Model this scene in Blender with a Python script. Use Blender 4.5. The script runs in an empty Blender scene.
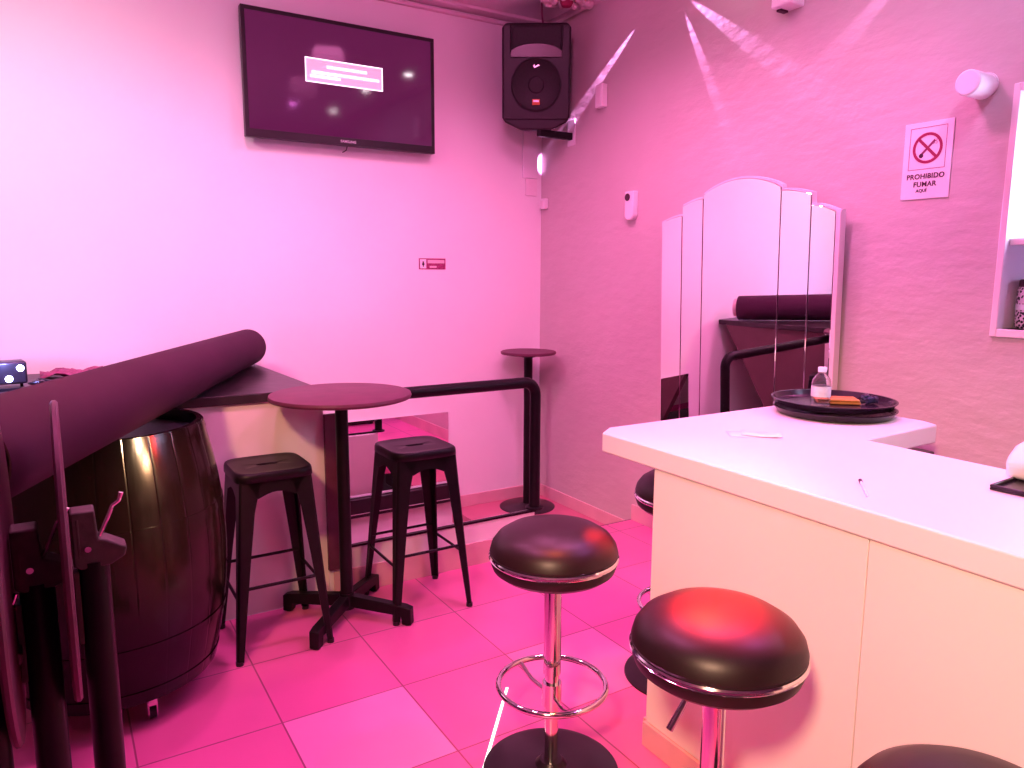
import bpy, bmesh, math, random
from mathutils import Vector, Matrix
random.seed(7)
PI = math.pi
C = bpy.context.scene.collection

# ------------------------------------------------------------------ materials
def mat(name, col, rough=.5, metal=0., spec=.5, noise=None, bump=None, coat=0., emis=None, estr=0., trans=0., ior=1.45):
    m = bpy.data.materials.new(name); m.use_nodes = True
    nt = m.node_tree; b = nt.nodes['Principled BSDF']
    b.inputs['Base Color'].default_value = (*col, 1)
    b.inputs['Roughness'].default_value = rough; b.inputs['Metallic'].default_value = metal
    b.inputs['Specular IOR Level'].default_value = spec; b.inputs['Coat Weight'].default_value = coat
    b.inputs['Coat Roughness'].default_value = .12
    b.inputs['Transmission Weight'].default_value = trans; b.inputs['IOR'].default_value = ior
    if emis:
        b.inputs['Emission Color'].default_value = (*emis, 1); b.inputs['Emission Strength'].default_value = estr
    tc = nt.nodes.new('ShaderNodeTexCoord')
    if noise:   # (scale, amount, stretch)
        sc, am = noise[0], noise[1]; st = noise[2] if len(noise) > 2 else (1, 1, 1)
        mp = nt.nodes.new('ShaderNodeMapping'); mp.inputs['Scale'].default_value = st
        n = nt.nodes.new('ShaderNodeTexNoise'); n.inputs['Scale'].default_value = sc; n.inputs['Detail'].default_value = 6
        r = nt.nodes.new('ShaderNodeMapRange'); r.inputs['To Min'].default_value = 1 - am; r.inputs['To Max'].default_value = 1 + am
        r.inputs['From Min'].default_value = .3; r.inputs['From Max'].default_value = .7
        mx = nt.nodes.new('ShaderNodeMix'); mx.data_type = 'RGBA'; mx.blend_type = 'MULTIPLY'; mx.inputs['Factor'].default_value = 1
        mx.inputs['A'].default_value = (*col, 1)
        nt.links.new(tc.outputs['Object'], mp.inputs[0]); nt.links.new(mp.outputs[0], n.inputs['Vector'])
        nt.links.new(n.outputs['Fac'], r.inputs['Value']); nt.links.new(r.outputs[0], mx.inputs['B'])
        nt.links.new(mx.outputs['Result'], b.inputs['Base Color'])
    if bump:    # (scale, strength, distance, stretch)
        mp = nt.nodes.new('ShaderNodeMapping'); mp.inputs['Scale'].default_value = bump[3] if len(bump) > 3 else (1, 1, 1)
        n = nt.nodes.new('ShaderNodeTexNoise'); n.inputs['Scale'].default_value = bump[0]; n.inputs['Detail'].default_value = 5
        bp = nt.nodes.new('ShaderNodeBump'); bp.inputs['Strength'].default_value = bump[1]; bp.inputs['Distance'].default_value = bump[2]
        nt.links.new(tc.outputs['Object'], mp.inputs[0]); nt.links.new(mp.outputs[0], n.inputs['Vector'])
        nt.links.new(n.outputs['Fac'], bp.inputs['Height']); nt.links.new(bp.outputs[0], b.inputs['Normal'])
    return m

M = {}
M['wall_white'] = mat('white_plaster', (.86, .84, .84), .75, noise=(1.3, .03), bump=(5, .25, .01))
M['wall_pink'] = mat('taupe_textured_plaster', (.60, .50, .50), .6, noise=(1.1, .07), bump=(14, .5, .010, (1, .6, 1.2)))
M['wall_dim'] = mat('dim_room_plaster', (.35, .22, .27), .8, noise=(1, .05))
M['ceil'] = mat('ceiling_paint', (.80, .62, .68), .8, noise=(2, .03))
M['skirt'] = mat('skirting_tile', (.72, .42, .46), .35, noise=(6, .08))
M['black_metal'] = mat('black_powder_metal', (.009, .006, .008), .38, spec=.22, noise=(20, .2), bump=(120, .08, .001))
M['black_top'] = mat('dark_table_laminate', (.12, .028, .06), .5, noise=(14, .15))
M['iron'] = mat('grey_cast_bracket', (.07, .045, .042), .6, noise=(40, .25), bump=(90, .3, .002))
M['chrome'] = mat('chrome', (.82, .78, .80), .09, 1, noise=(8, .05))
M['leather'] = mat('black_leatherette', (.018, .007, .010), .40, spec=.42, noise=(10, .2), bump=(160, .10, .001))
M['bar_white'] = mat('white_bar_laminate', (.88, .84, .86), .35, noise=(1.5, .02), bump=(6, .04, .002))
M['bar_panel'] = mat('cream_bar_panel', (.86, .82, .78), .6, noise=(1.2, .03), bump=(5, .06, .004))
M['worktop'] = mat('black_stone_worktop', (.028, .018, .022), .35, noise=(9, .5), bump=(14, .4, .004))
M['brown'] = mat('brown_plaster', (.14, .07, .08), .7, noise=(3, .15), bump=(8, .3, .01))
M['roll'] = mat('dark_vinyl', (.052, .014, .036), .85, spec=.25, noise=(3, .12), bump=(200, .15, .001))
M['core'] = mat('pale_roll_lining', (.75, .55, .58), .7, noise=(8, .1))
M['plastic_black'] = mat('black_plastic', (.016, .010, .014), .32, noise=(15, .1))
M['speaker_shell'] = mat('speaker_shell_plastic', (.016, .004, .010), .45, noise=(30, .15), bump=(150, .3, .001))
M['horn'] = mat('speaker_horn_plastic', (.05, .008, .02), .3, noise=(20, .1))
M['grille'] = mat('speaker_cone', (.014, .006, .010), .6, noise=(60, .3))
M['white_plastic'] = mat('white_plastic', (.85, .82, .84), .35, noise=(10, .02))
M['mirror'] = mat('mirror_glass', (.93, .88, .91), .012, 1)
M['mirror_edge'] = mat('mirror_bevel_edge', (.75, .70, .74), .05, 1)
M['frame_white'] = mat('white_mirror_frame', (.85, .76, .78), .45, noise=(8, .03))
M['bottle'] = mat('clear_bottle_plastic', (.98, .98, 1), .04, trans=.97, ior=1.12, bump=(30, .15, .002))
M['label'] = mat('pale_bottle_label', (.80, .82, .92), .5, noise=(60, .1))
M['cap'] = mat('white_bottle_cap', (.85, .85, .95), .4, bump=(80, .2, .001))
M['wood'] = mat('tan_leather_wallet', (.55, .24, .06), .6, noise=(20, .2), bump=(40, .2, .001))
M['blue_dark'] = mat('dark_blue_rubber', (.02, .02, .07), .4, noise=(40, .3), bump=(60, .4, .003))
M['tray'] = mat('black_serving_tray', (.018, .010, .020), .22, noise=(20, .2))
M['paper'] = mat('white_paper', (.9, .88, .9), .7, noise=(30, .02))
M['sign'] = mat('white_sign_board', (.90, .80, .84), .4, noise=(10, .02))
M['ink'] = mat('dark_sign_ink', (.06, .012, .035), .6, noise=(50, .1))
M['red_ink'] = mat('red_sign_ink', (.32, .015, .08), .6, noise=(30, .05))
M['line_ink'] = mat('purple_line_ink', (.25, .04, .12), .6, noise=(30, .05))
M['jar'] = mat('black_patterned_jar', (.02, .012, .02), .3)
M['disc_plate'] = mat('black_base_plate', (.016, .010, .013), .28, noise=(14, .2))
M['sticker_dark'] = mat('sticker_maroon', (.30, .03, .13), .5, noise=(90, .5))
M['orange'] = mat('orange_badge', (.6, .12, .03), .5, noise=(60, .2))
M['silver'] = mat('silver_badge', (.8, .75, .78), .3, .6, noise=(40, .05))
M['blind'] = mat('lavender_niche_lining', (.62, .56, .80), .6, noise=(3, .05))
M['tread'] = mat('pink_floor_tile', (.58, .16, .25), .35, noise=(5, .06))
M['screen'] = mat('tv_screen', (.022, .006, .018), .07, spec=.8, emis=(.085, .006, .05), estr=1.0, noise=(2, .1))
def emit(name, col, s):
    m = mat(name, (.8, .8, .8), .4, emis=col, estr=s, noise=(5, .02)); return m
M['glow_white'] = emit('lit_text_white', (1, .82, 1), 1.6)
M['glow_panel'] = emit('lit_caption_grey', (.50, .30, .46), .8)
M['lamp_warm'] = emit('lamp_lens_warm', (1, .85, .9), 60)
M['lamp_mag'] = emit('lamp_lens_magenta', (1, .2, .9), 60)
M['lamp_red'] = emit('lamp_lens_red', (1, .05, .05), 40)
M['lamp_blue'] = emit('lamp_lens_blue', (.45, .5, 1), 40)
M['mint'] = emit('mint_laser_streak', (.55, 1, .75), 2.2)  # emissive stand-in for a laser streak cast on the floor
M['window'] = emit('daylight_diffuser', (.80, .78, 1), 1.3)

# patterned jar
def pattern_jar():
    m = M['jar']; nt = m.node_tree; b = nt.nodes['Principled BSDF']
    tc = nt.nodes.new('ShaderNodeTexCoord'); v = nt.nodes.new('ShaderNodeTexVoronoi'); v.inputs['Scale'].default_value = 90
    r = nt.nodes.new('ShaderNodeValToRGB'); r.color_ramp.elements[0].position = .42; r.color_ramp.elements[0].color = (.015, .01, .02, 1)
    r.color_ramp.elements[1].position = .5; r.color_ramp.elements[1].color = (.7, .6, .7, 1)
    nt.links.new(tc.outputs['Object'], v.inputs['Vector']); nt.links.new(v.outputs['Distance'], r.inputs[0]); nt.links.new(r.outputs[0], b.inputs['Base Color'])
pattern_jar()

# tiled floor: 45 cm tiles, joints on the world grid, two paler tiles
def floor_mat():
    m = bpy.data.materials.new('floor_tiles'); m.use_nodes = True; nt = m.node_tree; N = nt.nodes; L = nt.links; b = N['Principled BSDF']
    tc = N.new('ShaderNodeTexCoord'); br = N.new('ShaderNodeTexBrick')
    br.offset = 0; br.squash = 1; br.inputs['Scale'].default_value = 1
    br.inputs['Brick Width'].default_value = .45; br.inputs['Row Height'].default_value = .45
    br.inputs['Mortar Size'].default_value = .0035; br.inputs['Mortar Smooth'].default_value = .3
    br.inputs['Color1'].default_value = (.72, .135, .36, 1); br.inputs['Color2'].default_value = (.76, .155, .39, 1); br.inputs['Mortar'].default_value = (.34, .08, .16, 1)
    mpg = N.new('ShaderNodeMapping'); mpg.inputs['Location'].default_value = (4.5, 9.0, 0)
    L.new(tc.outputs['Object'], mpg.inputs[0]); L.new(mpg.outputs[0], br.inputs['Vector'])
    sp = N.new('ShaderNodeSeparateXYZ'); L.new(tc.outputs['Object'], sp.inputs[0])
    def band(o, lo, hi):
        a = N.new('ShaderNodeMath'); a.operation = 'GREATER_THAN'; a.inputs[1].default_value = lo
        c = N.new('ShaderNodeMath'); c.operation = 'LESS_THAN'; c.inputs[1].default_value = hi
        d = N.new('ShaderNodeMath'); d.operation = 'MULTIPLY'; L.new(o, a.inputs[0]); L.new(o, c.inputs[0]); L.new(a.outputs[0], d.inputs[0]); L.new(c.outputs[0], d.inputs[1]); return d.outputs[0]
    def tile(i, j):
        d = N.new('ShaderNodeMath'); d.operation = 'MULTIPLY'
        L.new(band(sp.outputs[0], i*.45+.003, (i+1)*.45-.003), d.inputs[0]); L.new(band(sp.outputs[1], j*.45+.003, (j+1)*.45-.003), d.inputs[1]); return d.outputs[0]
    ad = N.new('ShaderNodeMath'); ad.operation = 'ADD'; L.new(tile(1, 0), ad.inputs[0])
    hf = N.new('ShaderNodeMath'); hf.operation = 'MULTIPLY'; hf.inputs[1].default_value = .6; L.new(tile(3, 0), hf.inputs[0]); L.new(hf.outputs[0], ad.inputs[1])
    mx = N.new('ShaderNodeMix'); mx.data_type = 'RGBA'; L.new(ad.outputs[0], mx.inputs['Factor']); L.new(br.outputs['Color'], mx.inputs['A']); mx.inputs['B'].default_value = (.84, .28, .54, 1)
    n = N.new('ShaderNodeTexNoise'); n.inputs['Scale'].default_value = 3; n.inputs['Detail'].default_value = 6; L.new(tc.outputs['Object'], n.inputs['Vector'])
    r = N.new('ShaderNodeMapRange'); r.inputs['To Min'].default_value = .88; r.inputs['To Max'].default_value = 1.12; L.new(n.outputs['Fac'], r.inputs['Value'])
    m2 = N.new('ShaderNodeMix'); m2.data_type = 'RGBA'; m2.blend_type = 'MULTIPLY'; m2.inputs['Factor'].default_value = 1; L.new(mx.outputs['Result'], m2.inputs['A']); L.new(r.outputs[0], m2.inputs['B'])
    L.new(m2.outputs['Result'], b.inputs['Base Color']); b.inputs['Roughness'].default_value = .33
    bp = N.new('ShaderNodeBump'); bp.inputs['Strength'].default_value = .35; bp.inputs['Distance'].default_value = .003; bp.invert = True
    L.new(br.outputs['Fac'], bp.inputs['Height']); L.new(bp.outputs[0], b.inputs['Normal'])
    return m
M['floor'] = floor_mat()

# glossy barrel: dark varnished staves with cracks
def barrel_mat():
    m = bpy.data.materials.new('varnished_staves'); m.use_nodes = True; nt = m.node_tree; N = nt.nodes; L = nt.links; b = N['Principled BSDF']
    tc = N.new('ShaderNodeTexCoord'); sp = N.new('ShaderNodeSeparateXYZ'); L.new(tc.outputs['Object'], sp.inputs[0])
    at = N.new('ShaderNodeMath'); at.operation = 'ARCTAN2'; L.new(sp.outputs[1], at.inputs[0]); L.new(sp.outputs[0], at.inputs[1])
    mu = N.new('ShaderNodeMath'); mu.operation = 'MULTIPLY'; mu.inputs[1].default_value = 26/(2*PI); L.new(at.outputs[0], mu.inputs[0])
    fr = N.new('ShaderNodeMath'); fr.operation = 'FRACT'; L.new(mu.outputs[0], fr.inputs[0])
    pp = N.new('ShaderNodeMath'); pp.operation = 'PINGPONG'; pp.inputs[1].default_value = .5; L.new(fr.outputs[0], pp.inputs[0])
    r = N.new('ShaderNodeMapRange'); r.inputs['From Max'].default_value = .05; L.new(pp.outputs[0], r.inputs['Value'])
    mp = N.new('ShaderNodeMapping'); mp.inputs['Scale'].default_value = (18, 18, 2.5); L.new(tc.outputs['Object'], mp.inputs[0])
    n = N.new('ShaderNodeTexNoise'); n.inputs['Scale'].default_value = 1.4; n.inputs['Detail'].default_value = 6; L.new(mp.outputs[0], n.inputs['Vector'])
    cr = N.new('ShaderNodeValToRGB'); cr.color_ramp.elements[0].color = (.002, .001, .001, 1); cr.color_ramp.elements[1].color = (.007, .003, .003, 1); L.new(n.outputs['Fac'], cr.inputs[0])
    mx = N.new('ShaderNodeMix'); mx.data_type = 'RGBA'; L.new(r.outputs[0], mx.inputs['Factor']); mx.inputs['A'].default_value = (.002, .001, .001, 1); L.new(cr.outputs[0], mx.inputs['B']); L.new(mx.outputs['Result'], b.inputs['Base Color'])
    ad = N.new('ShaderNodeMath'); ad.operation = 'ADD'; L.new(r.outputs[0], ad.inputs[0]); L.new(n.outputs['Fac'], ad.inputs[1])
    bp = N.new('ShaderNodeBump'); bp.inputs['Strength'].default_value = .35; bp.inputs['Distance'].default_value = .002; L.new(ad.outputs[0], bp.inputs['Height']); L.new(bp.outputs[0], b.inputs['Normal'])
    b.inputs['Roughness'].default_value = .17; b.inputs['Specular IOR Level'].default_value = .3
    return m
M['stave'] = barrel_mat()
M['barrel_head'] = mat('dull_barrel_head', (.03, .014, .018), .7, noise=(12, .3, (1, 8, 1)), bump=(20, .3, .003, (1, 8, 1)))

# ------------------------------------------------------------------ mesh helpers
def B(): return bmesh.new()
def box(bm, x0, x1, y0, y1, z0, z1, mx=None):
    v = [bm.verts.new((x, y, z)) for z in (z0, z1) for x, y in ((x0, y0), (x1, y0), (x1, y1), (x0, y1))]
    for f in ((3, 2, 1, 0), (4, 5, 6, 7), (0, 1, 5, 4), (1, 2, 6, 5), (2, 3, 7, 6), (3, 0, 4, 7)): bm.faces.new([v[i] for i in f])
    if mx is not None: bmesh.ops.transform(bm, matrix=mx, verts=v)
    return v
def hexa(bm, p):   # eight corners, bottom loop then top loop
    v = [bm.verts.new(q) for q in p]
    for f in ((3, 2, 1, 0), (4, 5, 6, 7), (0, 1, 5, 4), (1, 2, 6, 5), (2, 3, 7, 6), (3, 0, 4, 7)): bm.faces.new([v[i] for i in f])
def frame_for(d):
    d = d.normalized(); a = Vector((0, 0, 1)) if abs(d.z) < .9 else Vector((1, 0, 0))
    u = d.cross(a).normalized(); return u, d.cross(u).normalized()
def cyl(bm, p0, p1, r0, r1=None, seg=28, caps=True):
    r1 = r0 if r1 is None else r1; p0 = Vector(p0); p1 = Vector(p1); u, w = frame_for(p1-p0)
    A = [bm.verts.new(p0+(u*math.cos(t)+w*math.sin(t))*r0) for t in [2*PI*i/seg for i in range(seg)]]
    D = [bm.verts.new(p1+(u*math.cos(t)+w*math.sin(t))*r1) for t in [2*PI*i/seg for i in range(seg)]]
    for i in range(seg): bm.faces.new((A[i], A[(i+1) % seg], D[(i+1) % seg], D[i]))
    if caps: bm.faces.new(A[::-1]); bm.faces.new(D)
def lathe(bm, prof, seg=64, c=(0, 0, 0)):
    rings = []
    for r, z in prof:
        if r < 1e-6: rings.append([bm.verts.new((c[0], c[1], c[2]+z))])
        else: rings.append([bm.verts.new((c[0]+r*math.cos(2*PI*i/seg), c[1]+r*math.sin(2*PI*i/seg), c[2]+z)) for i in range(seg)])
    for a, b in zip(rings, rings[1:]):
        for i in range(seg):
            j = (i+1) % seg
            if len(a) == 1 and len(b) == 1: continue
            if len(a) == 1: bm.faces.new((a[0], b[j], b[i]))
            elif len(b) == 1: bm.faces.new((a[i], a[j], b[0]))
            else: bm.faces.new((a[i], a[j], b[j], b[i]))
def tube(bm, pts, r, seg=14, closed=False):
    pts = [Vector(p) for p in pts]; n = len(pts); rings = []; prev = None
    for i, p in enumerate(pts):
        if closed: d = pts[(i+1) % n]-pts[i-1]
        else: d = pts[min(i+1, n-1)]-pts[max(i-1, 0)]
        d.normalize()
        if prev is None: u, w = frame_for(d)
        else: u = (prev-d*prev.dot(d)).normalized(); w = d.cross(u)
        prev = u
        rr = r[i] if isinstance(r, (list, tuple)) else r
        rings.append([bm.verts.new(p+(u*math.cos(2*PI*k/seg)+w*math.sin(2*PI*k/seg))*rr) for k in range(seg)])
    for i in range(n if closed else n-1):
        a, b = rings[i], rings[(i+1) % n]
        for k in range(seg): bm.faces.new((a[k], a[(k+1) % seg], b[(k+1) % seg], b[k]))
    if not closed: bm.faces.new(rings[0][::-1]); bm.faces.new(rings[-1])
def prism(bm, poly, fn, t0, t1):   # poly of (a, b); fn(a, b, t) -> xyz
    A = [bm.verts.new(fn(a, b, t0)) for a, b in poly]; D = [bm.verts.new(fn(a, b, t1)) for a, b in poly]
    n = len(poly)
    for i in range(n): bm.faces.new((A[i], A[(i+1) % n], D[(i+1) % n], D[i]))
    bm.faces.new(A[::-1]); bm.faces.new(D)
def obj(name, bm, m, parent=None, bevel=0, loc=None, smooth=True, ang=32):
    bmesh.ops.recalc_face_normals(bm, faces=bm.faces[:])
    me = bpy.data.meshes.new(name); bm.to_mesh(me); bm.free()
    if smooth:
        for p in me.polygons: p.use_smooth = True
        me.set_sharp_from_angle(angle=math.radians(ang))
    o = bpy.data.objects.new(name, me); C.objects.link(o); me.materials.append(M[m] if isinstance(m, str) else m)
    if parent: o.parent = parent
    if loc: o.location = loc
    if bevel:
        b = o.modifiers.new('bevel', 'BEVEL'); b.width = bevel; b.segments = 3; b.limit_method = 'ANGLE'; b.angle_limit = math.radians(40)
    return o
def thing(name, label, cat, loc=(0, 0, 0), rz=0, group=None):
    o = bpy.data.objects.new(name, None); C.objects.link(o); o.location = loc; o.rotation_euler = (0, 0, rz); o.empty_display_size = .1
    o['label'] = label; o['category'] = cat
    if group: o['group'] = group
    return o
def tag(o, label, cat, group=None):
    o['label'] = label; o['category'] = cat
    if group: o['group'] = group
    return o
def struct(name, bm, m, bevel=0, parent=None, smooth=False):
    o = obj(name, bm, m, parent, bevel, smooth=smooth)
    if not parent: o['kind'] = 'structure'
    return o
def copy_tree(o, parent=None):
    c = o.copy(); C.objects.link(c); c.parent = parent
    for ch in [x for x in bpy.data.objects if x.parent == o]: copy_tree(ch, c)
    return c
def text_mesh(name, s, size, m, parent, mx, ext=.0006, bold=0.0, align='CENTER'):
    cu = bpy.data.curves.new(name, 'FONT'); cu.body = s; cu.size = size; cu.extrude = ext; cu.align_x = align; cu.align_y = 'CENTER'; cu.offset = bold; cu.space_character = 1.07
    t = bpy.data.objects.new(name, cu); C.objects.link(t)
    bpy.context.view_layer.update()
    me = bpy.data.meshes.new_from_object(t.evaluated_get(bpy.context.evaluated_depsgraph_get())); me.name = name
    bpy.data.objects.remove(t)
    o = bpy.data.objects.new(name, me); C.objects.link(o); me.materials.clear(); me.materials.append(M[m]); o.parent = parent; o.matrix_local = mx
    return o

XB, YA, ZC, ZL = 2.91, 2.55, 3.23, -.11     # right wall, back wall, ceiling, sunken landing

# ------------------------------------------------------------------ setting
bm = B()
for r in ((-3.2, XB, -5, 1.345), (2.1, XB, 1.345, 1.475)): box(bm, r[0], r[1], r[2], r[3], -.10, 0)
struct('floor', bm, 'floor')
bm = B(); box(bm, 2.18, XB, 1.475, YA, ZL-.1, ZL); struct('floor', bm, 'tread')
bm = B()
box(bm, 1.62, 2.18, 1.395, YA, -.42, -.27); box(bm, 1.20, 1.62, 1.395, YA, -.58, -.43); box(bm, .5, 1.20, 1.395, YA, -.74, -.59)
struct('floor', bm, 'tread')
bm = B(); box(bm, -3.2, XB+.4, YA, YA+.15, -.8, ZC+.1); struct('wall_back', bm, 'wall_white')
NY0, NY1, NZ0, NZ1 = -1.7, -.545, 1.345, 2.20
bm = B()
box(bm, XB, XB+.15, NY1, YA, -.8, ZC+.1); box(bm, XB, XB+.15, -5, NY0, -.2, ZC+.1)
box(bm, XB, XB+.15, NY0, NY1, -.2, NZ0); box(bm, XB, XB+.15, NY0, NY1, NZ1, ZC+.1)
struct('wall_right', bm, 'wall_pink')
bm = B(); box(bm, -3.35, -3.2, -5, YA, -.2, ZC+.1); struct('wall_left', bm, 'wall_dim')
bm = B(); box(bm, -3.35, XB+.15, -5.15, -5, -.2, ZC+.1); struct('wall_front', bm, 'wall_dim')
bm = B(); box(bm, -3.35, XB+.15, -5.15, YA+.15, ZC, ZC+.1); struct('ceiling', bm, 'ceil')
# stair curb and the low wall under the counter
bm = B(); box(bm, .91, 2.08, 1.345, 1.395, -.3, .228); struct('wall_curb', bm, 'wall_white')
bm = B(); box(bm, .91, 2.085, 1.339, 1.362, .229, .240); struct('trim_1', bm, 'black_metal')
bm = B(); box(bm, .93, 2.08, 1.333, 1.345, 0, .125); struct('baseboard_curb', bm, 'skirt', bevel=.002)
bm = B(); box(bm, -3.2, .91, 1.36, 1.46, 0, .974); struct('wall_partition', bm, 'bar_panel')
bm = B(); prism(bm, [(1.46, -.3), (1.46, .974), (2.45, .974), (1.78, -.1), (1.68, -.3)], lambda a, b, t: (t, a, b), .80, .86); struct('wall_stairwell', bm, 'brown')
bm = B(); box(bm, 2.1, XB, 1.475, 1.487, -.03, -.002); struct('trim_2', bm, 'ink')
# skirtings
bm = B(); box(bm, 2.18, XB-.012, YA-.012, YA, ZL, ZL+.085); struct('baseboard_back', bm, 'skirt', bevel=.002)
bm = B(); box(bm, XB-.012, XB, 1.487, YA, ZL, ZL+.085); box(bm, XB-.012, XB, -5, 1.475, 0, .10); struct('baseboard_right', bm, 'skirt', bevel=.002)
# ceiling cove mouldings along the back wall
bm = B(); box(bm, -3.2, XB, YA-.035, YA, ZC-.055, ZC-.035); box(bm, -3.2, XB, YA-.10, YA, ZC-.02, ZC); box(bm, XB-.03, XB, -5, YA, ZC-.03, ZC); struct('trim_3', bm, 'ceil', bevel=.004)
# window niche in the right wall
bm = B()
fx0, fx1 = XB-.012, XB+.30
box(bm, fx0, fx1, NY1-.010, NY1+.014, NZ0-.03, NZ1+.03); box(bm, fx0, fx1, NY0-.012, NY0+.03, NZ0-.03, NZ1+.03)
box(bm, fx0, fx1, NY0+.03, NY1-.0105, NZ0-.03, NZ0); box(bm, fx0, fx1, NY0+.03, NY1-.0105, NZ1, NZ1+.03); box(bm, fx0+.03, fx1, NY0+.03, NY1-.0105, 1.655, 1.68)
struct('window_1', bm, 'frame_white', bevel=.003)
bm = B(); box(bm, XB+.28, XB+.30, NY0+.03, NY1-.011, NZ0, 1.655); w = struct('wall_niche', bm, 'blind')
bm = B(); box(bm, XB+.26, XB+.28, NY0+.03, NY1-.011, 1.68, NZ1); w = struct('window_2', bm, 'window')

# ------------------------------------------------------------------ counter over the stairwell
t = thing('counter_top', 'deep black stone counter top carrying the big dark roll, on the low cream wall', 'counter', (0, 1.34, .974))
bm = B(); prism(bm, [(-3.19, 0), (.90, 0), (.845, 1.205), (-3.19, 1.205)], lambda a, b, tt: (a, b, tt), .001, .042); obj('slab', bm, 'worktop', t, bevel=.004)

# roll
R0 = Vector((.80, 2.36, 0)); dv = Vector((-.955, -2.06, 0)).normalized(); rr = .105
zc = 1.0175+rr+.001; tp = lambda t_: 1+.20*(t_/2.85)
p0 = R0; p1 = R0+dv*2.68
t = thing('vinyl_roll', 'huge dark plum roll of vinyl lying across counter and barrel', 'roll', (p0.x, p0.y, zc-rr))
bm = B(); n = 26
# spiral cross-section sheet
u = Vector((dv.y, -dv.x, 0)); up = Vector((0, 0, 1))
def spiral(turns, r_out, th, k):
    out = []
    for i in range(k+1):
        a = 2*PI*turns*i/k; r = r_out-(turns-a/(2*PI))*th*0 - th*(1-i/k)*turns
        out.append((r, a))
    return out
sp = spiral(3, rr, .009, 150)
ring = []
for t_ in (0, 2.68):
    q = dv*t_
    g_ = tp(t_)
    inner = [bm.verts.new(q+u*(r-.003)*g_*math.cos(a)+up*((r-.003)*g_*math.sin(a)+rr*g_)) for r, a in sp]
    outer = [bm.verts.new(q+u*r*g_*math.cos(a)+up*(r*g_*math.sin(a)+rr*g_)) for r, a in sp]
    ring.append((inner, outer))
for i in range(150):
    for s in (0, 1):
        a, b = ring[0][s], ring[1][s]; bm.faces.new((a[i], a[i+1], b[i+1], b[i]))
    for e in (0, 1):
        a, b = ring[e]; bm.faces.new((a[i], a[i+1], b[i+1], b[i]))
for e in (0, 150): bm.faces.new((ring[0][0][e], ring[0][1][e], ring[1][1][e], ring[1][0][e]))
obj('sheet', bm, 'roll', t)
bm = B(); q0 = -dv*.035; q1 = dv*2.66
prof_in, prof_out = .060, .074
seg = 40
def rg(q, r): return [bm.verts.new(q+u*r*math.cos(2*PI*i/seg)+up*(r*math.sin(2*PI*i/seg)+rr)) for i in range(seg)]
a, b, c, d = rg(q0, prof_in), rg(q0, prof_out), rg(q1, prof_out), rg(q1, prof_in)
for s1, s2 in ((a, b), (b, c), (c, d), (d, a)):
    for i in range(seg): bm.faces.new((s1[i], s1[(i+1) % seg], s2[(i+1) % seg], s2[i]))
obj('core_tube', bm, 'core', t)

# folded dark cloth / pink sheet piece and effect light on the counter, behind the roll
t = thing('effect_light', 'small black lamp with blazing blue-white lens on left end of counter', 'lamp', (-.315, 1.98, 1.017), math.radians(8))
bm = B(); box(bm, -.07, .07, -.05, .05, .03, .13); obj('body', bm, 'plastic_black', t, bevel=.01)
bm = B(); box(bm, -.06, .06, -.045, .045, 0, .012); cyl(bm, (-.05, 0, .01), (-.05, 0, .08), .006); cyl(bm, (.05, 0, .01), (.05, 0, .08), .006); obj('stand', bm, 'black_metal', t)
for i, (x, z) in enumerate(((.045, .10), (.0, .055))):
    bm = B(); lathe(bm, [(0, .006), (.008, .005), (.014, 0)], 24); o = obj('lens', bm, 'lamp_blue', t, loc=(x, -.051, z)); o.rotation_euler = (PI/2, 0, 0)
t = thing('plastic_sheet', 'pinkish folded plastic sheet on counter, just behind the dark roll', 'sheet', (-.06, 2.36, 1.017))
bm = B(); random.seed(3)
g = [[bm.verts.new((-.14+.28*i/8, -.11+.22*j/6, .004+.028*math.sin(i*.7+j*.5)**2+.004*random.random())) for i in range(9)] for j in range(7)]
for j in range(6):
    for i in range(8): bm.faces.new((g[j][i], g[j][i+1], g[j+1][i+1], g[j+1][i]))
o = obj('sheet_fold', bm, 'sticker_dark', t); o.modifiers.new('s', 'SOLIDIFY').thickness = .003
t = tag(obj('coiled_cable', B(), 'plastic_black'), 'tangled black cable heap lying beside the blue-lit lamp', 'cable')
bm = B(); tube(bm, [(-.225+.16*i/60+.035*math.sin(i*.55), 1.98+.05*math.cos(i*.61), 1.026+.012*(1+math.sin(i*.37))) for i in range(61)], .006, 8)
bmesh.ops.recalc_face_normals(bm, faces=bm.faces[:]); bm.to_mesh(t.data); bm.free()

# ------------------------------------------------------------------ barrel
t = thing('wine_barrel', 'dark varnished wooden barrel on casters below the big roll', 'barrel', (-.005, .962, 0))
H0, H1 = .105, 1.014
def br(z):
    s = (z-(H0+H1)/2)/((H1-H0)/2); return .390-.062*s*s
prof = [(0, H0+.03), (br(H0)-.02, H0+.03), (br(H0)-.02, H0)]+[(br(H0+(H1-H0)*i/24), H0+(H1-H0)*i/24) for i in range(25)]+[(br(H1)-.020, H1), (br(H1)-.018, H1-.05)]
bm = B(); lathe(bm, prof, 104); obj('staves', bm, 'stave', t)
bm = B(); lathe(bm, [(0, H1-.045), (br(H1)-.019, H1-.045), (br(H1)-.019, H1-.06), (0, H1-.06)], 64); obj('head', bm, 'barrel_head', t)
for za, zb in ((H0+.005, H0+.05), (.30, .325), (.70, .725), (H1-.03, H1-.005)):
    bm = B(); lathe(bm, [(br(za)-.002, za), (br(za)+.003, za), (br(zb)+.003, zb), (br(zb)-.002, zb)], 96); obj('hoop', bm, 'stave', t)
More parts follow.
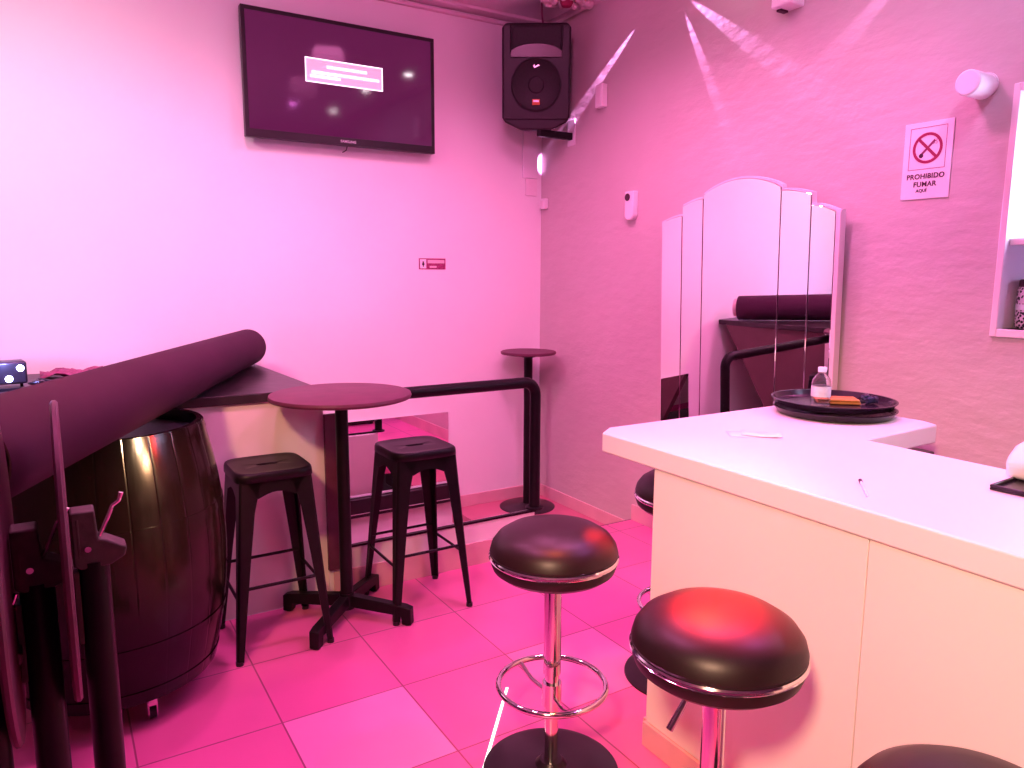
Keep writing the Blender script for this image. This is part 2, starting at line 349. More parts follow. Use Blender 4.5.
for a in (-72, 18, 108, 198):
    x, y = .255*math.cos(math.radians(a)), .255*math.sin(math.radians(a))
    bm = B(); cyl(bm, (x, y, H0+.028), (x, y, .062), .018); box(bm, x-.016, x+.016, y-.010, y+.016, .045, .062)
    box(bm, x-.016, x-.012, y-.012, y+.012, .015, .05); box(bm, x+.012, x+.016, y-.012, y+.012, .015, .05)
    k = obj('caster', bm, 'chrome', t); bm = B(); cyl(bm, (x-.011, y, .025), (x+.011, y, .025), .025, seg=24); obj('wheel', bm, 'plastic_black', k)

# ------------------------------------------------------------------ tall bistro table
t = thing('bistro_table', 'tall black round bistro table with four-footed base between two metal stools', 'table', (.912, 1.105, 0))
bm = B(); lathe(bm, [(0, 1.004), (.288, 1.004), (.300, 1.008), (.303, 1.016), (.300, 1.026), (.294, 1.028), (0, 1.028)], 96); obj('table_top', bm, 'black_top', t)
bm = B(); cyl(bm, (0, 0, .06), (0, 0, .975), .0275, seg=40); obj('column', bm, 'black_metal', t)
bm = B(); prism(bm, [(-.085, 1.003), (.085, 1.003), (.05, .97), (-.05, .97)], lambda a, b, tt: (a, tt, b), -.04, .04); obj('bracket', bm, 'black_metal', t, bevel=.003)
def feet(t, L=.30, rot=45):
    bm = B(); cyl(bm, (0, 0, .045), (0, 0, .12), .034, seg=32); obj('base_hub', bm, 'black_metal', t)
    for k in range(4):
        mx = Matrix.Rotation(math.radians(rot+90*k), 4, 'Z'); bm = B()
        prism(bm, [(.02, .058), (.02, .112), (L-.02, .088), (L+.01, .078), (L+.012, .004), (L-.03, .004), (L-.036, .042)], lambda a, b, tt: mx @ Vector((a, tt, b)), -.021, .021)
        f = obj('base_foot', bm, 'black_metal', t, bevel=.004)
        bm = B(); q = mx @ Vector((L-.01, 0, 0)); cyl(bm, (q.x, q.y, 0), (q.x, q.y, .006), .016, seg=20); obj('foot_pad', bm, 'plastic_black', f)
feet(t)

# dark board standing at the end of the low wall
t = thing('upright_board', 'narrow black upright board on end of cream low wall, behind bistro table', 'board', (.955, 1.3225, .15))
bm = B(); box(bm, -.052, .025, .0, .022, -.01, .745); obj('plank', bm, 'black_top', t, bevel=.003)
bm = B(); box(bm, .006, .025, -.006, .0, 0, .73); obj('edge_strip', bm, 'black_metal', t, bevel=.001)

# ------------------------------------------------------------------ metal stools
def metal_stool(label, loc):
    t = thing('metal_stool', label, 'stool', loc, 0, None)
    ZT, hw0, hw1 = .760, .142, .196
    def hw(z): return hw0+(hw1-hw0)*(1-z/.735)
    # seat: rounded square, slot in the middle, lip turned down
    bm = B(); n = 72
    def sq(h, rad, z):
        out = []
        for i in range(n):
            a = 2*PI*i/n+PI/4; e = 5.5
            c, s = math.cos(a), math.sin(a); r = h/((abs(c)**e+abs(s)**e)**(1/e)); out.append((r*c, r*s, z))
        return out
    def slot(z, k=1):
        out = []
        for i in range(n):
            a = 2*PI*i/n+PI/4; c, s = math.cos(a), math.sin(a); e = 3; r = 1/((abs(c/(.042*k))**e+abs(s/(.014*k))**e)**(1/e)); out.append((r*c, r*s, z))
        return out
    loops = [slot(ZT-.016), slot(ZT-.006), slot(ZT-.003, 1.15), sq(.10, 0, ZT-.004), sq(.135, 0, ZT-.003), sq(.148, 0, ZT), sq(.154, 0, ZT-.004), sq(.157, 0, ZT-.014), sq(.158, 0, ZT-.036)]
    V = [[bm.verts.new(p) for p in l] for l in loops]
    for a, b in zip(V, V[1:]):
        for i in range(n): bm.faces.new((a[i], a[(i+1) % n], b[(i+1) % n], b[i]))
    s = obj('seat', bm, 'black_top' if False else 'black_metal', t, ang=45); s.modifiers.new('s', 'SOLIDIFY').thickness = .003
    def side(k):   # map (s, z, depth) on the tapered side k to xyz
        ca, sa = [(1, 0), (0, 1), (-1, 0), (0, -1)][k]
        def f(s, z, d=0):
            h = hw(z)-d; x, y = s, -h
            return Vector((ca*x-sa*y, sa*x+ca*y, z))
        return f
    for k in range(4):     # leg k: L-section around one corner
        bm = B(); f, g = side(k), side((k+1) % 4)
        zs = [0.012, .2, .4, .6, .70, .735]; wd = [.026, .036, .047, .060, .078, .11]
        prevs = None
        for z, w in zip(zs, wd):
            h = hw(z)
            row = [f(h-w, z, .006), f(h-w, z, 0), f(h-.008, z, 0), g(-h+.008, z, 0), g(-h+w, z, 0), g(-h+w, z, .006), g(-h+.012, z, .010), f(h-.012, z, .010)]
            row = [bm.verts.new(p) for p in row]
            if prevs:
                for i in range(8): bm.faces.new((prevs[i], prevs[(i+1) % 8], row[(i+1) % 8], row[i]))
            else: bm.faces.new(row[::-1])
            prevs = row
        bm.faces.new(prevs); L = obj('leg', bm, 'black_metal', t)
        q = f(hw(0)-.012, 0, .012); bm = B(); cyl(bm, (q.x, q.y, 0), (q.x, q.y, .016), .015, seg=16); obj('foot_cap', bm, 'plastic_black', L)
    for k in range(4):     # arched apron sheet under each seat edge
        f = side(k); bm = B(); pts = []
        poly = [(-.118, .735), (.118, .735), (.075, .655)]+[(.075-.15*i/8, .655+.022*math.sin(PI*i/8)) for i in range(1, 8)]+[(-.075, .655)]
        prism(bm, poly, lambda a, b, tt: f(a, b, tt), .0, .004); obj('apron', bm, 'black_metal', t)
        zb = .255 if k % 2 else .30
        bm = B(); h = hw(zb); a = f(-h+.012, zb, .006); b = f(h-.012, zb, .006); tube(bm, [a, a.lerp(b, .5), b], .0065, 10); obj('stretcher', bm, 'black_metal', t)
    return t
metal_stool('black metal stool with slotted seat standing left of the bistro table', (.590, 1.105, 0))
metal_stool('black metal stool with slotted seat standing right of the bistro table', (1.255, 1.105, 0))

# ------------------------------------------------------------------ bar stools
def bar_stool(label, loc, zb=.715, lever=200, ring_z=.292):
    t = thing('bar_stool', label, 'bar stool', loc, 0, 'round black cushioned chrome bar stools')
    x = zb
    bm = B(); lathe(bm, [(0, x+.096), (.05, x+.094), (.10, x+.088), (.14, x+.077), (.170, x+.058), (.186, x+.036), (.192, x+.014), (.188, x+.004), (0, x+.004)], 80); obj('cushion', bm, 'leather', t)
    bm = B(); lathe(bm, [(.180, x+.006), (.192, x+.006), (.195, x+.002), (.192, x-.001), (.190, x-.002), (.195, x-.005), (.192, x-.009), (.18, x-.009)], 80); obj('chrome_band', bm, 'chrome', t)
    bm = B(); lathe(bm, [(0, x-.008), (.188, x-.008), (.190, x-.018), (.183, x-.038), (.165, x-.052), (.13, x-.060), (0, x-.062)], 80); obj('seat_base', bm, 'leather', t)
    bm = B(); cyl(bm, (0, 0, x-.10), (0, 0, x-.058), .045, .075, seg=36); obj('mounting_plate', bm, 'black_metal', t)
    bm = B(); cyl(bm, (0, 0, .33), (0, 0, x-.085), .0265, seg=40); obj('upper_post', bm, 'chrome', t)
    bm = B(); cyl(bm, (0, 0, .03), (0, 0, .34), .021, seg=40); lathe(bm, [(.021, .30), (.030, .30), (.030, .225), (.021, .225)], 40); obj('lower_post', bm, 'chrome', t)
    bm = B(); tube(bm, [(.165*math.cos(2*PI*i/64), .165*math.sin(2*PI*i/64), ring_z) for i in range(64)], .0095, 12, True)
    for a in (95, 255):
        c, s = math.cos(math.radians(a)), math.sin(math.radians(a)); tube(bm, [(.025*c, .025*s, ring_z-.035), (.10*c, .10*s, ring_z-.03), (.162*c, .162*s, ring_z)], .007, 10)
    obj('foot_ring', bm, 'chrome', t)
    bm = B(); lathe(bm, [(0, .045), (.035, .042), (.05, .026), (.10, .020), (.19, .013), (.212, .006), (.214, 0), (0, 0)], 80); obj('base_plate', bm, 'disc_plate', t)
    a = math.radians(lever); c, s = math.cos(a), math.sin(a)
    bm = B(); tube(bm, [(.03*c, .03*s, x-.085), (.06*c, .06*s, x-.088), (.075*c, .075*s, x-.10)], .004, 8)
    tube(bm, [(.075*c, .075*s, x-.10), (.085*c, .085*s, x-.118), (.122*c, .122*s, x-.172)], [.0045, .0075, .0085], 12); obj('lever', bm, 'chrome', t)
    return t
bar_stool('black round bar stool standing alone in front of the metal stool, whole chrome footring visible', (1.105, -.235, 0), .712, 60)
bar_stool('black round bar stool glowing red beside the cream bar front', (1.092, -.895, 0), .722, 172)
bar_stool('black round bar stool cut off by bottom edge, only top of cushion showing', (1.022, -1.490, 0), .682, 170)
bar_stool('black round bar stool half hidden behind the far end of the bar', (1.855, -.03, 0), .722, 60)

# ------------------------------------------------------------------ bar
BT, BU = 1.010, .942
t = thing('bar_counter', 'white L-shaped bar with cream front panels, trays and bottle on top', 'bar', (0, 0, 0))
bm = B(); prism(bm, [(1.440, -.035), (1.512, .018), (2.600, .018), (2.60, -.48), (2.57, -.545), (2.118, -.56), (2.10, -3.4), (1.440, -3.4)], lambda a, b, tt: (a, b, tt), BU, BT); obj('bar_top', bm, 'bar_white', t, bevel=.006)
for y0, y1 in ((-1.012, -.292), (-1.80, -1.015), (-2.6, -1.803), (-3.38, -2.603)):
    bm = B(); box(bm, 1.447, 1.465, y0, y1, .085, BU-.001); obj('front_panel', bm, 'bar_panel', t, bevel=.0015)
bm = B(); box(bm, 1.466, 2.04, -.292, -.27, .085, BU-.001); obj('end_panel', bm, 'bar_panel', t)
bm = B(); box(bm, 1.437, 1.455, -3.38, -.285, 0, .083); box(bm, 1.455, 2.05, -.285, -.268, 0, .083); obj('plinth', bm, 'skirt', t, bevel=.001)
bm = B(); box(bm, 2.03, 2.05, -3.38, -.27, .083, BU-.001); obj('rear_panel', bm, 'bar_panel', t)
t = thing('under_counter_fridge', 'dark appliance tucked under the far short arm of the bar', 'appliance', (2.42, -.30, 0))
bm = B(); box(bm, -.24, .20, -.22, .26, .02, .90); obj('housing', bm, 'plastic_black', t, bevel=.008)
bm = B(); box(bm, -.22, .18, -.238, -.222, .06, .86); d = obj('appliance_door', bm, 'black_top', t, bevel=.004)
bm = B(); box(bm, -.18, -.16, -.262, -.25, .45, .75); box(bm, -.18, -.16, -.25, -.238, .46, .48); box(bm, -.18, -.16, -.25, -.238, .72, .74); obj('door_handle', bm, 'chrome', d)
for x in (-.2, .16):
    for y in (-.18, .22):
        bm = B(); cyl(bm, (x, y, 0), (x, y, .02), .02, seg=16); obj('appliance_foot', bm, 'black_metal', t)

# trays
def tray(label, z, loc, r=.205):
    bm = B(); lathe(bm, [(0, 0), (r-.03, 0), (r-.012, .006), (r, .024), (r+.004, .026), (r+.004, .029), (r-.003, .029), (r-.016, .010), (r-.032, .004), (0, .004)], 96)
    o = obj('serving_tray', bm, 'tray', loc=(loc[0], loc[1], z)); return tag(o, label, 'tray')
tray('lower of the two stacked round black serving trays, lying on the white bar', BT+.001, (2.425, -.225), .219)
tray('upper of two stacked round black trays, holding bottle and wallet', BT+.0315, (2.43, -.215), .223)
ZTR = BT+.0315+.0045
t = thing('water_bottle', 'small clear water bottle with pale label standing on the upper tray', 'bottle', (2.325, -.235, ZTR)); t.scale = (1.1, 1.1, 1.1)
bm = B(); lathe(bm, [(0, .002), (.026, 0), (.031, .006), (.0315, .03), (.0300, .034), (.0315, .038), (.0315, .085), (.029, .098), (.021, .110), (.0125, .118), (.0125, .128), (.011, .128), (.011, .117), (.019, .108), (.0275, .096), (.0300, .085), (.0300, .01), (0, .006)], 48); obj('bottle_body', bm, 'bottle', t)
bm = B(); lathe(bm, [(.0318, .040), (.0322, .040), (.0322, .076), (.0318, .076)], 48); obj('bottle_label', bm, 'label', t)
bm = B(); lathe(bm, [(0, .140), (.0135, .140), (.0145, .138), (.0145, .124), (.013, .124)], 32); obj('bottle_cap', bm, 'cap', t)
t = thing('wallet', 'tan leather pouch lying on the upper tray behind the bottle', 'wallet', (2.475, -.205, ZTR), math.radians(-42))
bm = B(); box(bm, -.085, .075, -.045, .045, 0.001, .012); obj('pouch', bm, 'wood', t, bevel=.005)
bm = B(); box(bm, -.085, .070, -.047, .044, .0125, .021); obj('flap', bm, 'wood', t, bevel=.004)
bm = B(); random.seed(5)
pts = [(.028*math.cos(i*.9)*(1+.2*math.sin(i*2.3)), .024*math.sin(i*.9), .016+.009*math.sin(i*1.7)) for i in range(36)]
tube(bm, pts, .0065, 10); o = obj('rubber_strap', bm, 'blue_dark', loc=(2.555, -.285, ZTR+.002)); tag(o, 'crumpled dark blue strap heaped on the tray against the tan pouch', 'strap')
# papers, pen
def leaf(label, cx, cy, rz, w, h, lift, z):
    bm = B(); g = [[bm.verts.new((-w/2+w*i/6, -h/2+h*j/3, lift*abs(i-3)/3*(.5+.5*j/3))) for i in range(7)] for j in range(4)]
    for j in range(3):
        for i in range(6): bm.faces.new((g[j][i], g[j][i+1], g[j+1][i+1], g[j+1][i]))
    o = obj('paper_slip', bm, 'paper', loc=(cx, cy, z)); o.rotation_euler = (0, 0, rz); o.modifiers.new('s', 'SOLIDIFY').thickness = .0006; return tag(o, label, 'paper')
leaf('flat white paper slip lying under the curled one on the bar', 1.845, -.315, math.radians(-35), .14, .085, .001, BT+.001)
leaf('curled white paper slip, near edge lifted, lying on the white bar', 1.865, -.35, math.radians(-50), .13, .06, .007, BT+.0035)
t = thing('pen', 'thin dark-tipped pen lying alone on the white bar', 'pen', (1.582, -.905, BT+.0055), math.atan2(-.10, -.12))
bm = B(); cyl(bm, (-.055, 0, 0), (.062, 0, 0), .0038, seg=14); cyl(bm, (.062, 0, 0), (.072, 0, 0), .0036, .001, seg=14); obj('barrel_tube', bm, 'label', t)
bm = B(); cyl(bm, (-.075, 0, 0), (-.053, 0, 0), .0046, seg=14); obj('pen_cap', bm, 'ink', t)
t = thing('tray_mat', 'dark purple rectangular bar tray lying at right edge of the bar', 'tray', (1.99, -1.19, BT+.001), math.radians(3))
bm = B(); box(bm, -.125, .10, -.16, .13, 0, .006); obj('tray_floor', bm, 'tray', t, bevel=.002)
bm = B(); box(bm, -.125, -.117, -.16, .13, .0065, .014); box(bm, .092, .10, -.16, .13, .0065, .014); box(bm, -.117, .092, .122, .13, .0065, .014); box(bm, -.117, .092, -.16, -.152, .0065, .014); obj('tray_rim', bm, 'tray', t, bevel=.002)
t = thing('napkin_holder', 'white rounded napkin dispenser on the dark purple tray', 'napkin dispenser', (2.05, -1.14, BT+.0085), math.radians(3))
bm = B(); prism(bm, [(-.06, 0), (-.075, .045), (-.06, .062), (-.02, .085), (.06, .095), (.065, 0)], lambda a, b, tt: (a, tt, b), -.11, .10); obj('dispenser_shell', bm, 'white_plastic', t, bevel=.012)

# ------------------------------------------------------------------ stair rail
t = thing('pipe_rail', 'thick black pipe handrail running from the counter and bending down at the stairwell', 'handrail', (2.095, 1.37, .240))
bm = B(); zr = .715; pts = [(-1.20, 0, zr)]+[(-1.20+(1.20-.07)*i/6, 0, zr) for i in range(1, 7)]+[(-.07+.07*math.sin(a), 0, zr-.07+.07*math.cos(a)) for a in [PI/2*i/10 for i in range(1, 11)]]+[(0, 0, .3), (0, 0, .01)]
tube(bm, pts, .030, 24); obj('pipe', bm, 'black_metal', t)
bm = B(); lathe(bm, [(0, 0.001), (.05, 0.001), (.05, .010), (.033, .014)], 36); obj('floor_flange', bm, 'black_metal', t)

# small pedestal table in the corner
t = thing('pedestal_table', 'small black round-topped pedestal table standing in the far corner', 'table', (2.665, 2.325, ZL))
bm = B(); lathe(bm, [(0, 1.095), (.185, 1.095), (.192, 1.10), (.192, 1.112), (.186, 1.116), (0, 1.116)], 72); obj('table_top', bm, 'black_top', t)
bm = B(); cyl(bm, (0, 0, .02), (0, 0, 1.094), .030, seg=36); lathe(bm, [(.03, 1.07), (.05, 1.075), (.07, 1.094)], 32); obj('column', bm, 'black_metal', t)
bm = B(); lathe(bm, [(0, .03), (.035, .028), (.06, .016), (.18, .010), (.197, .004), (.197, 0), (0, 0)], 72); obj('base_plate', bm, 'disc_plate', t)

# mirror sheet and shelf on the back wall, seen under the rail
t = thing('wall_mirror', 'frameless rectangular mirror on back wall above black shelf, seen behind right metal stool', 'mirror', (1.84, YA-.002, .09))
bm = B(); box(bm, -.62, .31, -.006, 0, .012, .50); obj('glass', bm, 'mirror', t)
bm = B(); box(bm, -.62, .31, -.010, 0, -.002, .010); obj('bottom_channel', bm, 'white_plastic', t)
t = thing('wall_shelf', 'black beam-like shelf along the back wall directly under the rectangular mirror', 'shelf', (1.84, YA-.002, -.04))
bm = B(); box(bm, -.62, .33, -.05, 0, .0, .122); obj('shelf_board', bm, 'plastic_black', t, bevel=.003)
bm = B(); box(bm, -.62, .33, -.054, -.0505, .022, .026); obj('light_strip_line', bm, 'silver', t)

# ------------------------------------------------------------------ television
TX0, TX1, TZ0, TZ1, TY = .866, 2.028, 2.290, 2.984, 2.46
t = thing('television', 'black flat television with lit caption box hanging on the back wall', 'television', ((TX0+TX1)/2, YA, (TZ0+TZ1)/2))
w, h = (TX1-TX0)/2, (TZ1-TZ0)/2; y = TY-YA
bm = B(); box(bm, -w, w, y+.006, y+.04, -h, h); box(bm, -w*.6, w*.6, y+.04, y+.065, -h*.7, h*.6); obj('rear_housing', bm, 'plastic_black', t, bevel=.004)
bm = B(); box(bm, -w, w, y-.004, y+.006, h-.022, h); box(bm, -w, w, y-.004, y+.006, -h, -h+.045); box(bm, -w, -w+.022, y-.004, y+.006, -h+.045, h-.022); box(bm, w-.022, w, y-.004, y+.006, -h+.045, h-.022); obj('bezel', bm, 'plastic_black', t, bevel=.0015)
bm = B(); box(bm, -w+.022, w-.022, y+.0, y+.005, -h+.045, h-.022); scr = obj('screen', bm, 'screen', t, smooth=False)
cx0, cx1, cz0, cz1 = 1.212-1.447, 1.684-1.447, 2.626-2.637, 2.762-2.637
bm = B(); box(bm, cx0, cx1, y-.001, y-.0003, cz0, cz1); cap = obj('caption_box', bm, 'glow_panel', scr, smooth=False)
bm = B(); e = .006
box(bm, cx0, cx1, y-.0022, y-.0012, cz1-e, cz1); box(bm, cx0, cx1, y-.0022, y-.0012, cz0, cz0+e); box(bm, cx0, cx0+e, y-.0022, y-.0012, cz0+e, cz1-e); box(bm, cx1-e, cx1, y-.0022, y-.0012, cz0+e, cz1-e); obj('caption_border', bm, 'glow_white', scr, smooth=False)
bm = B()
for a0, a1, zz in ((.27, .79, .095), (.08, .95, .058), (.06, .44, .036)):
    xx = cx0+(cx1-cx0)*a0; end = cx0+(cx1-cx0)*a1
    random.seed(int(a0*100))
    while xx < end:
        wd_ = random.uniform(.02, .05); box(bm, xx, min(xx+wd_, end), y-.0022, y-.0012, cz0+zz-.008, cz0+zz+.008); xx += wd_+.005
obj('caption_lines', bm, 'glow_white', scr, smooth=False)
text_mesh('maker_lettering', 'SAMSUNG', .020, 'silver', t, Matrix.Translation((.01, y-.0046, -h+.022)) @ Matrix.Rotation(PI/2, 4, 'X'), bold=.0004)
bm = B(); box(bm, -.11, .11, y+.065, -.001, -.15, .15); obj('wall_bracket', bm, 'black_metal', t)
bm = B(); tube(bm, [(.02, y+.045, -h+.01), (.012, y+.042, -h-.02), (-.012, y+.045, -h-.035)], .003, 8); obj('dangling_lead', bm, 'plastic_black', t)

# sticker
t = thing('wall_sticker', 'tiny maroon and white notice sticker on the back wall below the television', 'sticker', (2.045, YA-.0005, 1.598))
bm = B(); box(bm, -.097, .097, -.002, 0, -.036, .036); obj('backing', bm, 'sticker_dark', t, smooth=False)
bm = B(); box(bm, -.090, -.045, -.003, -.0022, -.030, .030); obj('symbol_panel', bm, 'sign', t, smooth=False)
bm = B(); cyl(bm, (-.067, -.0038, -.002), (-.067, -.0031, -.002), .009, seg=20); prism(bm, [(-.073, .016), (-.061, .016), (-.064, -.02), (-.070, -.02)], lambda a, b, tt: (a, tt, b), -.0038, -.0031); obj('exclamation_mark', bm, 'ink', t)
bm = B(); box(bm, -.035, .088, -.003, -.0022, .004, .026); box(bm, -.020, .03, -.003, -.0022, -.025, -.013); obj('text_bars', bm, 'core', t, smooth=False)

# ------------------------------------------------------------------ loudspeaker
sp_c = Vector((2.62, 2.19, 2.50))
ang = math.radians(-30); 
t = thing('loudspeaker', 'black loudspeaker on wall arm high in the corner beside the television', 'loudspeaker', sp_c, 0)
t.rotation_euler = (math.radians(9), 0, math.radians(-33))
hw_, hh = .218, .585
bm = B()
prism(bm, [(-hw_+.02, 0), (-hw_*.45, -.045), (hw_*.45, -.045), (hw_-.02, 0), (hw_, .03), (hw_, hh-.025), (hw_-.025, hh), (-hw_+.025, hh), (-hw_, hh-.025), (-hw_, .03)], lambda a, b, tt: (a*(1-.30*max(0, tt)/.30), tt, b), -.02, .26)
obj('cabinet', bm, 'speaker_shell', t, bevel=.012)
bm = B()   # front baffle ring
prism(bm, [(-hw_+.012, .02), (hw_-.012, .02), (hw_-.012, hh-.02), (-hw_+.012, hh-.02)], lambda a, b, tt: (a, tt, b), -.030, -.021); obj('baffle', bm, 'speaker_shell', t, bevel=.006)
bm = B()   # horn: flared rectangle recess
def rect(w, z0, z1, y): return [bm.verts.new(p) for p in ((-w, y, z0), (w, y, z0), (w, y, z1), (-w, y, z1))]
rs = [rect(.165, .41, .575, -.031), rect(.160, .415, .570, -.040), rect(.145, .43, .555, -.034), rect(.05, .47, .52, -.0315)]
for a, b in zip(rs, rs[1:]):
    for i in range(4): bm.faces.new((a[i], a[(i+1) % 4], b[(i+1) % 4], b[i]))
bm.faces.new(rs[-1]); obj('horn', bm, 'grille', t, smooth=False)
bm = B(); prism(bm, [(-.16, .385), (.16, .385), (.16, .41)]+[(.16*math.cos(a), .41+.055*math.sin(a)) for a in [PI*i/12 for i in range(1, 12)]]+[(-.16, .43)], lambda a, b, tt: (a, tt, b), -.046, -.031); obj('horn_lip', bm, 'horn', t, bevel=.004)
bm = B(); W = []
for r, yy in ((.160, -.031), (.160, -.040), (.150, -.044), (.138, -.036), (.05, -.0315), (.045, -.040), (0, -.044)):
    W.append([bm.verts.new((r*math.cos(2*PI*i/56), yy, .225+r*math.sin(2*PI*i/56))) for i in range(56)] if r else [bm.verts.new((0, yy, .225))])
for a, b in zip(W, W[1:]):
    for i in range(56):
        j = (i+1) % 56
        if len(b) == 1: bm.faces.new((a[i], a[j], b[0]))
        else: bm.faces.new((a[i], a[j], b[j], b[i]))
obj('woofer', bm, 'grille', t)
bm = B(); prism(bm, [(-.02, .335), (-.012, .322), (.022, .338), (.012, .342), (-.008, .332), (-.012, .345)], lambda a, b, tt: (a, tt, b), -.048, -.045); obj('silver_badge', bm, 'silver', t, smooth=False)
bm = B(); box(bm, -.024, .024, -.048, -.044, .105, .140); bd = obj('orange_badge', bm, 'orange', t)
bm = B(); box(bm, -.018, .018, -.0495, -.0485, .122, .134); obj('badge_lettering', bm, 'silver', bd)
t = thing('speaker_bracket', 'black steel wall arm that carries the loudspeaker', 'bracket', (XB, 2.19, 2.44))
bm = B(); box(bm, -.27, -.004, -.018, .018, -.022, .022); obj('arm', bm, 'black_metal', t, bevel=.003)
bm = B(); box(bm, -.008, -.0005, -.04, .04, -.06, .11); obj('wall_plate', bm, 'white_plastic', t, bevel=.002)
bm = B(); cyl(bm, (-.25, 0, .02), (-.25, 0, .035), .018, seg=20); obj('pivot', bm, 'black_metal', t)
bm = B(); tube(bm, [(2.63, 2.15, ZC-.001), (2.66, 2.19, 3.17), (2.70, 2.235, 3.11), (2.71, 2.27, 3.05)], .006, 8); tag(obj('speaker_cable', bm, 'line_ink'), 'thin dark cable dropping from ceiling to top of loudspeaker', 'cable')

# rough plaster rosette with lamp on the ceiling near the corner
t = thing('ceiling_rosette', 'crumbly white plaster ornament on the ceiling above the loudspeaker', 'ornament', (2.70, 1.98, ZC))
bm = B(); random.seed(11)
for i in range(46):
    a = random.uniform(0, 2*PI); r = random.uniform(0, .17); s = random.uniform(.018, .034)
    mx = Matrix.Translation((r*math.cos(a), r*math.sin(a), -.012-random.uniform(0, .03))) @ Matrix.Diagonal((s, s, s*.8, 1))
    bmesh.ops.create_icosphere(bm, subdivisions=2, radius=1, matrix=mx)
obj('plaster_lumps', bm, 'core', t)
bm = B(); lathe(bm, [(0, -.075), (.03, -.07), (.04, -.05), (.04, -.03)], 24); obj('dark_boss', bm, 'red_ink', t)

# ------------------------------------------------------------------ fittings on the right wall
def fit(name, label, cat, y, z): return thing(name, label, cat, (XB-.001, y, z))
t = fit('air_freshener', 'slim white dispenser with round black sensor on the right wall near the corner', 'dispenser', 1.545, 1.945)
bm = B(); prism(bm, [(-.040, .085), (.040, .085), (.040, -.05)]+[(.04*math.cos(a), -.05-.035*math.sin(a)) for a in [PI*i/10 for i in range(1, 10)]]+[(-.04, -.05)], lambda a, b, tt: (tt, a, b), -.04, 0); obj('housing', bm, 'white_plastic', t, bevel=.006)
bm = B(); cyl(bm, (-.044, .012, .05), (-.0405, .012, .05), .022, seg=28); obj('sensor', bm, 'ink', t)
t = fit('wall_plate', 'small white blank plate on right wall beside the loudspeaker', 'plate', 1.855, 2.635)
bm = B(); box(bm, -.045, 0, -.035, .035, -.07, .07); obj('cover', bm, 'white_plastic', t, bevel=.006)
bm = B(); box(bm, -.048, -.0455, -.02, .02, -.05, .05); obj('face_plate', bm, 'frame_white', t, bevel=.001)
t = fit('cylinder_lamp', 'stubby white cylinder wall lamp above the no smoking sign', 'wall lamp', -.428, 2.245)
bm = B(); cyl(bm, (-.13, 0, -.006), (-.008, 0, -.006), .046, seg=48); obj('shade', bm, 'white_plastic', t, bevel=.006)
bm = B(); cyl(bm, (-.008, 0, 0), (0, 0, 0), .045, seg=40); obj('back_plate', bm, 'white_plastic', t)
t = fit('projector_box', 'white lamp housing on right wall cut by the top edge, above the mirror', 'wall lamp', .455, 2.84)
bm = B(); box(bm, -.10, 0, -.055, .055, -.085, .10); obj('housing', bm, 'white_plastic', t, bevel=.008)
bm = B(); box(bm, -.07, -.02, .02, .045, -.095, -.086); obj('bottom_latch', bm, 'ink', t)
t = thing('junction_box', 'tiny white junction box in the wall corner below the loudspeaker', 'junction box', (XB-.001, YA-.06, 2.02))
bm = B(); box(bm, -.035, 0, -.035, .03, -.03, .04); obj('box_body', bm, 'white_plastic', t, bevel=.005)
bm = B(); box(bm, -.039, -.0355, -.02, .015, -.015, .025); obj('box_lid', bm, 'frame_white', t, bevel=.001)
t = thing('light_patch_strip', 'flat white strip standing in for a patch of light on the back wall beside the corner', 'light patch', (XB-.10, YA-.001, 2.08))  # pale strips shaped as the light patches around the loudspeaker's shadow
bm = B(); box(bm, -.065, .055, -.016, 0, .12, .55); obj('upper_light_patch', bm, 'white_plastic', t, bevel=.003)
bm = B(); box(bm, -.040, .055, -.010, 0, .0, .118); obj('lower_light_patch', bm, 'frame_white', t, bevel=.003)

# no smoking sign
t = fit('no_smoking_sign', 'white PROHIBIDO FUMAR sign with crossed-out cigarette on right wall', 'sign', -.229, 1.998)
bm = B(); box(bm, -.004, 0, -.098, .098, -.150, .150); obj('board', bm, 'sign', t, bevel=.001)
mz = Matrix(((0, 0, -1, -.0046), (-1, 0, 0, 0), (0, 1, 0, 0), (0, 0, 0, 1)))   # text frame: x -> -y, y -> z, facing -x
def T(x, y): return Matrix.Translation((0, -x, y)) @ mz
bm = B()
for a0, a1, b0, b1 in ((-.074, .074, .128, .130), (-.074, .074, -.034, -.032), (-.074, -.072, -.032, .128), (.072, .074, -.032, .128)): box(bm, -.0048, -.0042, a0, a1, b0, b1)
obj('border_line', bm, 'line_ink', t, smooth=False)
bm = B(); cyc = .048
def ringp(r, xx): return [bm.verts.new((xx, r*math.cos(2*PI*i/64), cyc+r*math.sin(2*PI*i/64))) for i in range(64)]
a, b, c, d = ringp(.060, -.0045), ringp(.060, -.0056), ringp(.049, -.0056), ringp(.049, -.0045)
for s1, s2 in ((a, b), (b, c), (c, d), (d, a)):
    for i in range(64): bm.faces.new((s1[i], s1[(i+1) % 64], s2[(i+1) % 64], s2[i]))
box(bm, -.0056, -.0045, -.0055, .0055, -.051, .051, Matrix.Translation((0, 0, cyc)) @ Matrix.Rotation(math.radians(-45), 4, 'X'))
obj('prohibition_ring', bm, 'red_ink', t)
bm = B(); box(bm, -.0042-.0006, -.0042, -.040, .030, -.0045, .0045, Matrix.Translation((0, 0, cyc)) @ Matrix.Rotation(math.radians(-45), 4, 'X')); obj('cigarette', bm, 'line_ink', t)
bm = B(); cyl(bm, (-.0049, .024, cyc-.028), (-.0042, .024, cyc-.028), .009, seg=20); obj('ember', bm, 'ink', t)
bm = B()
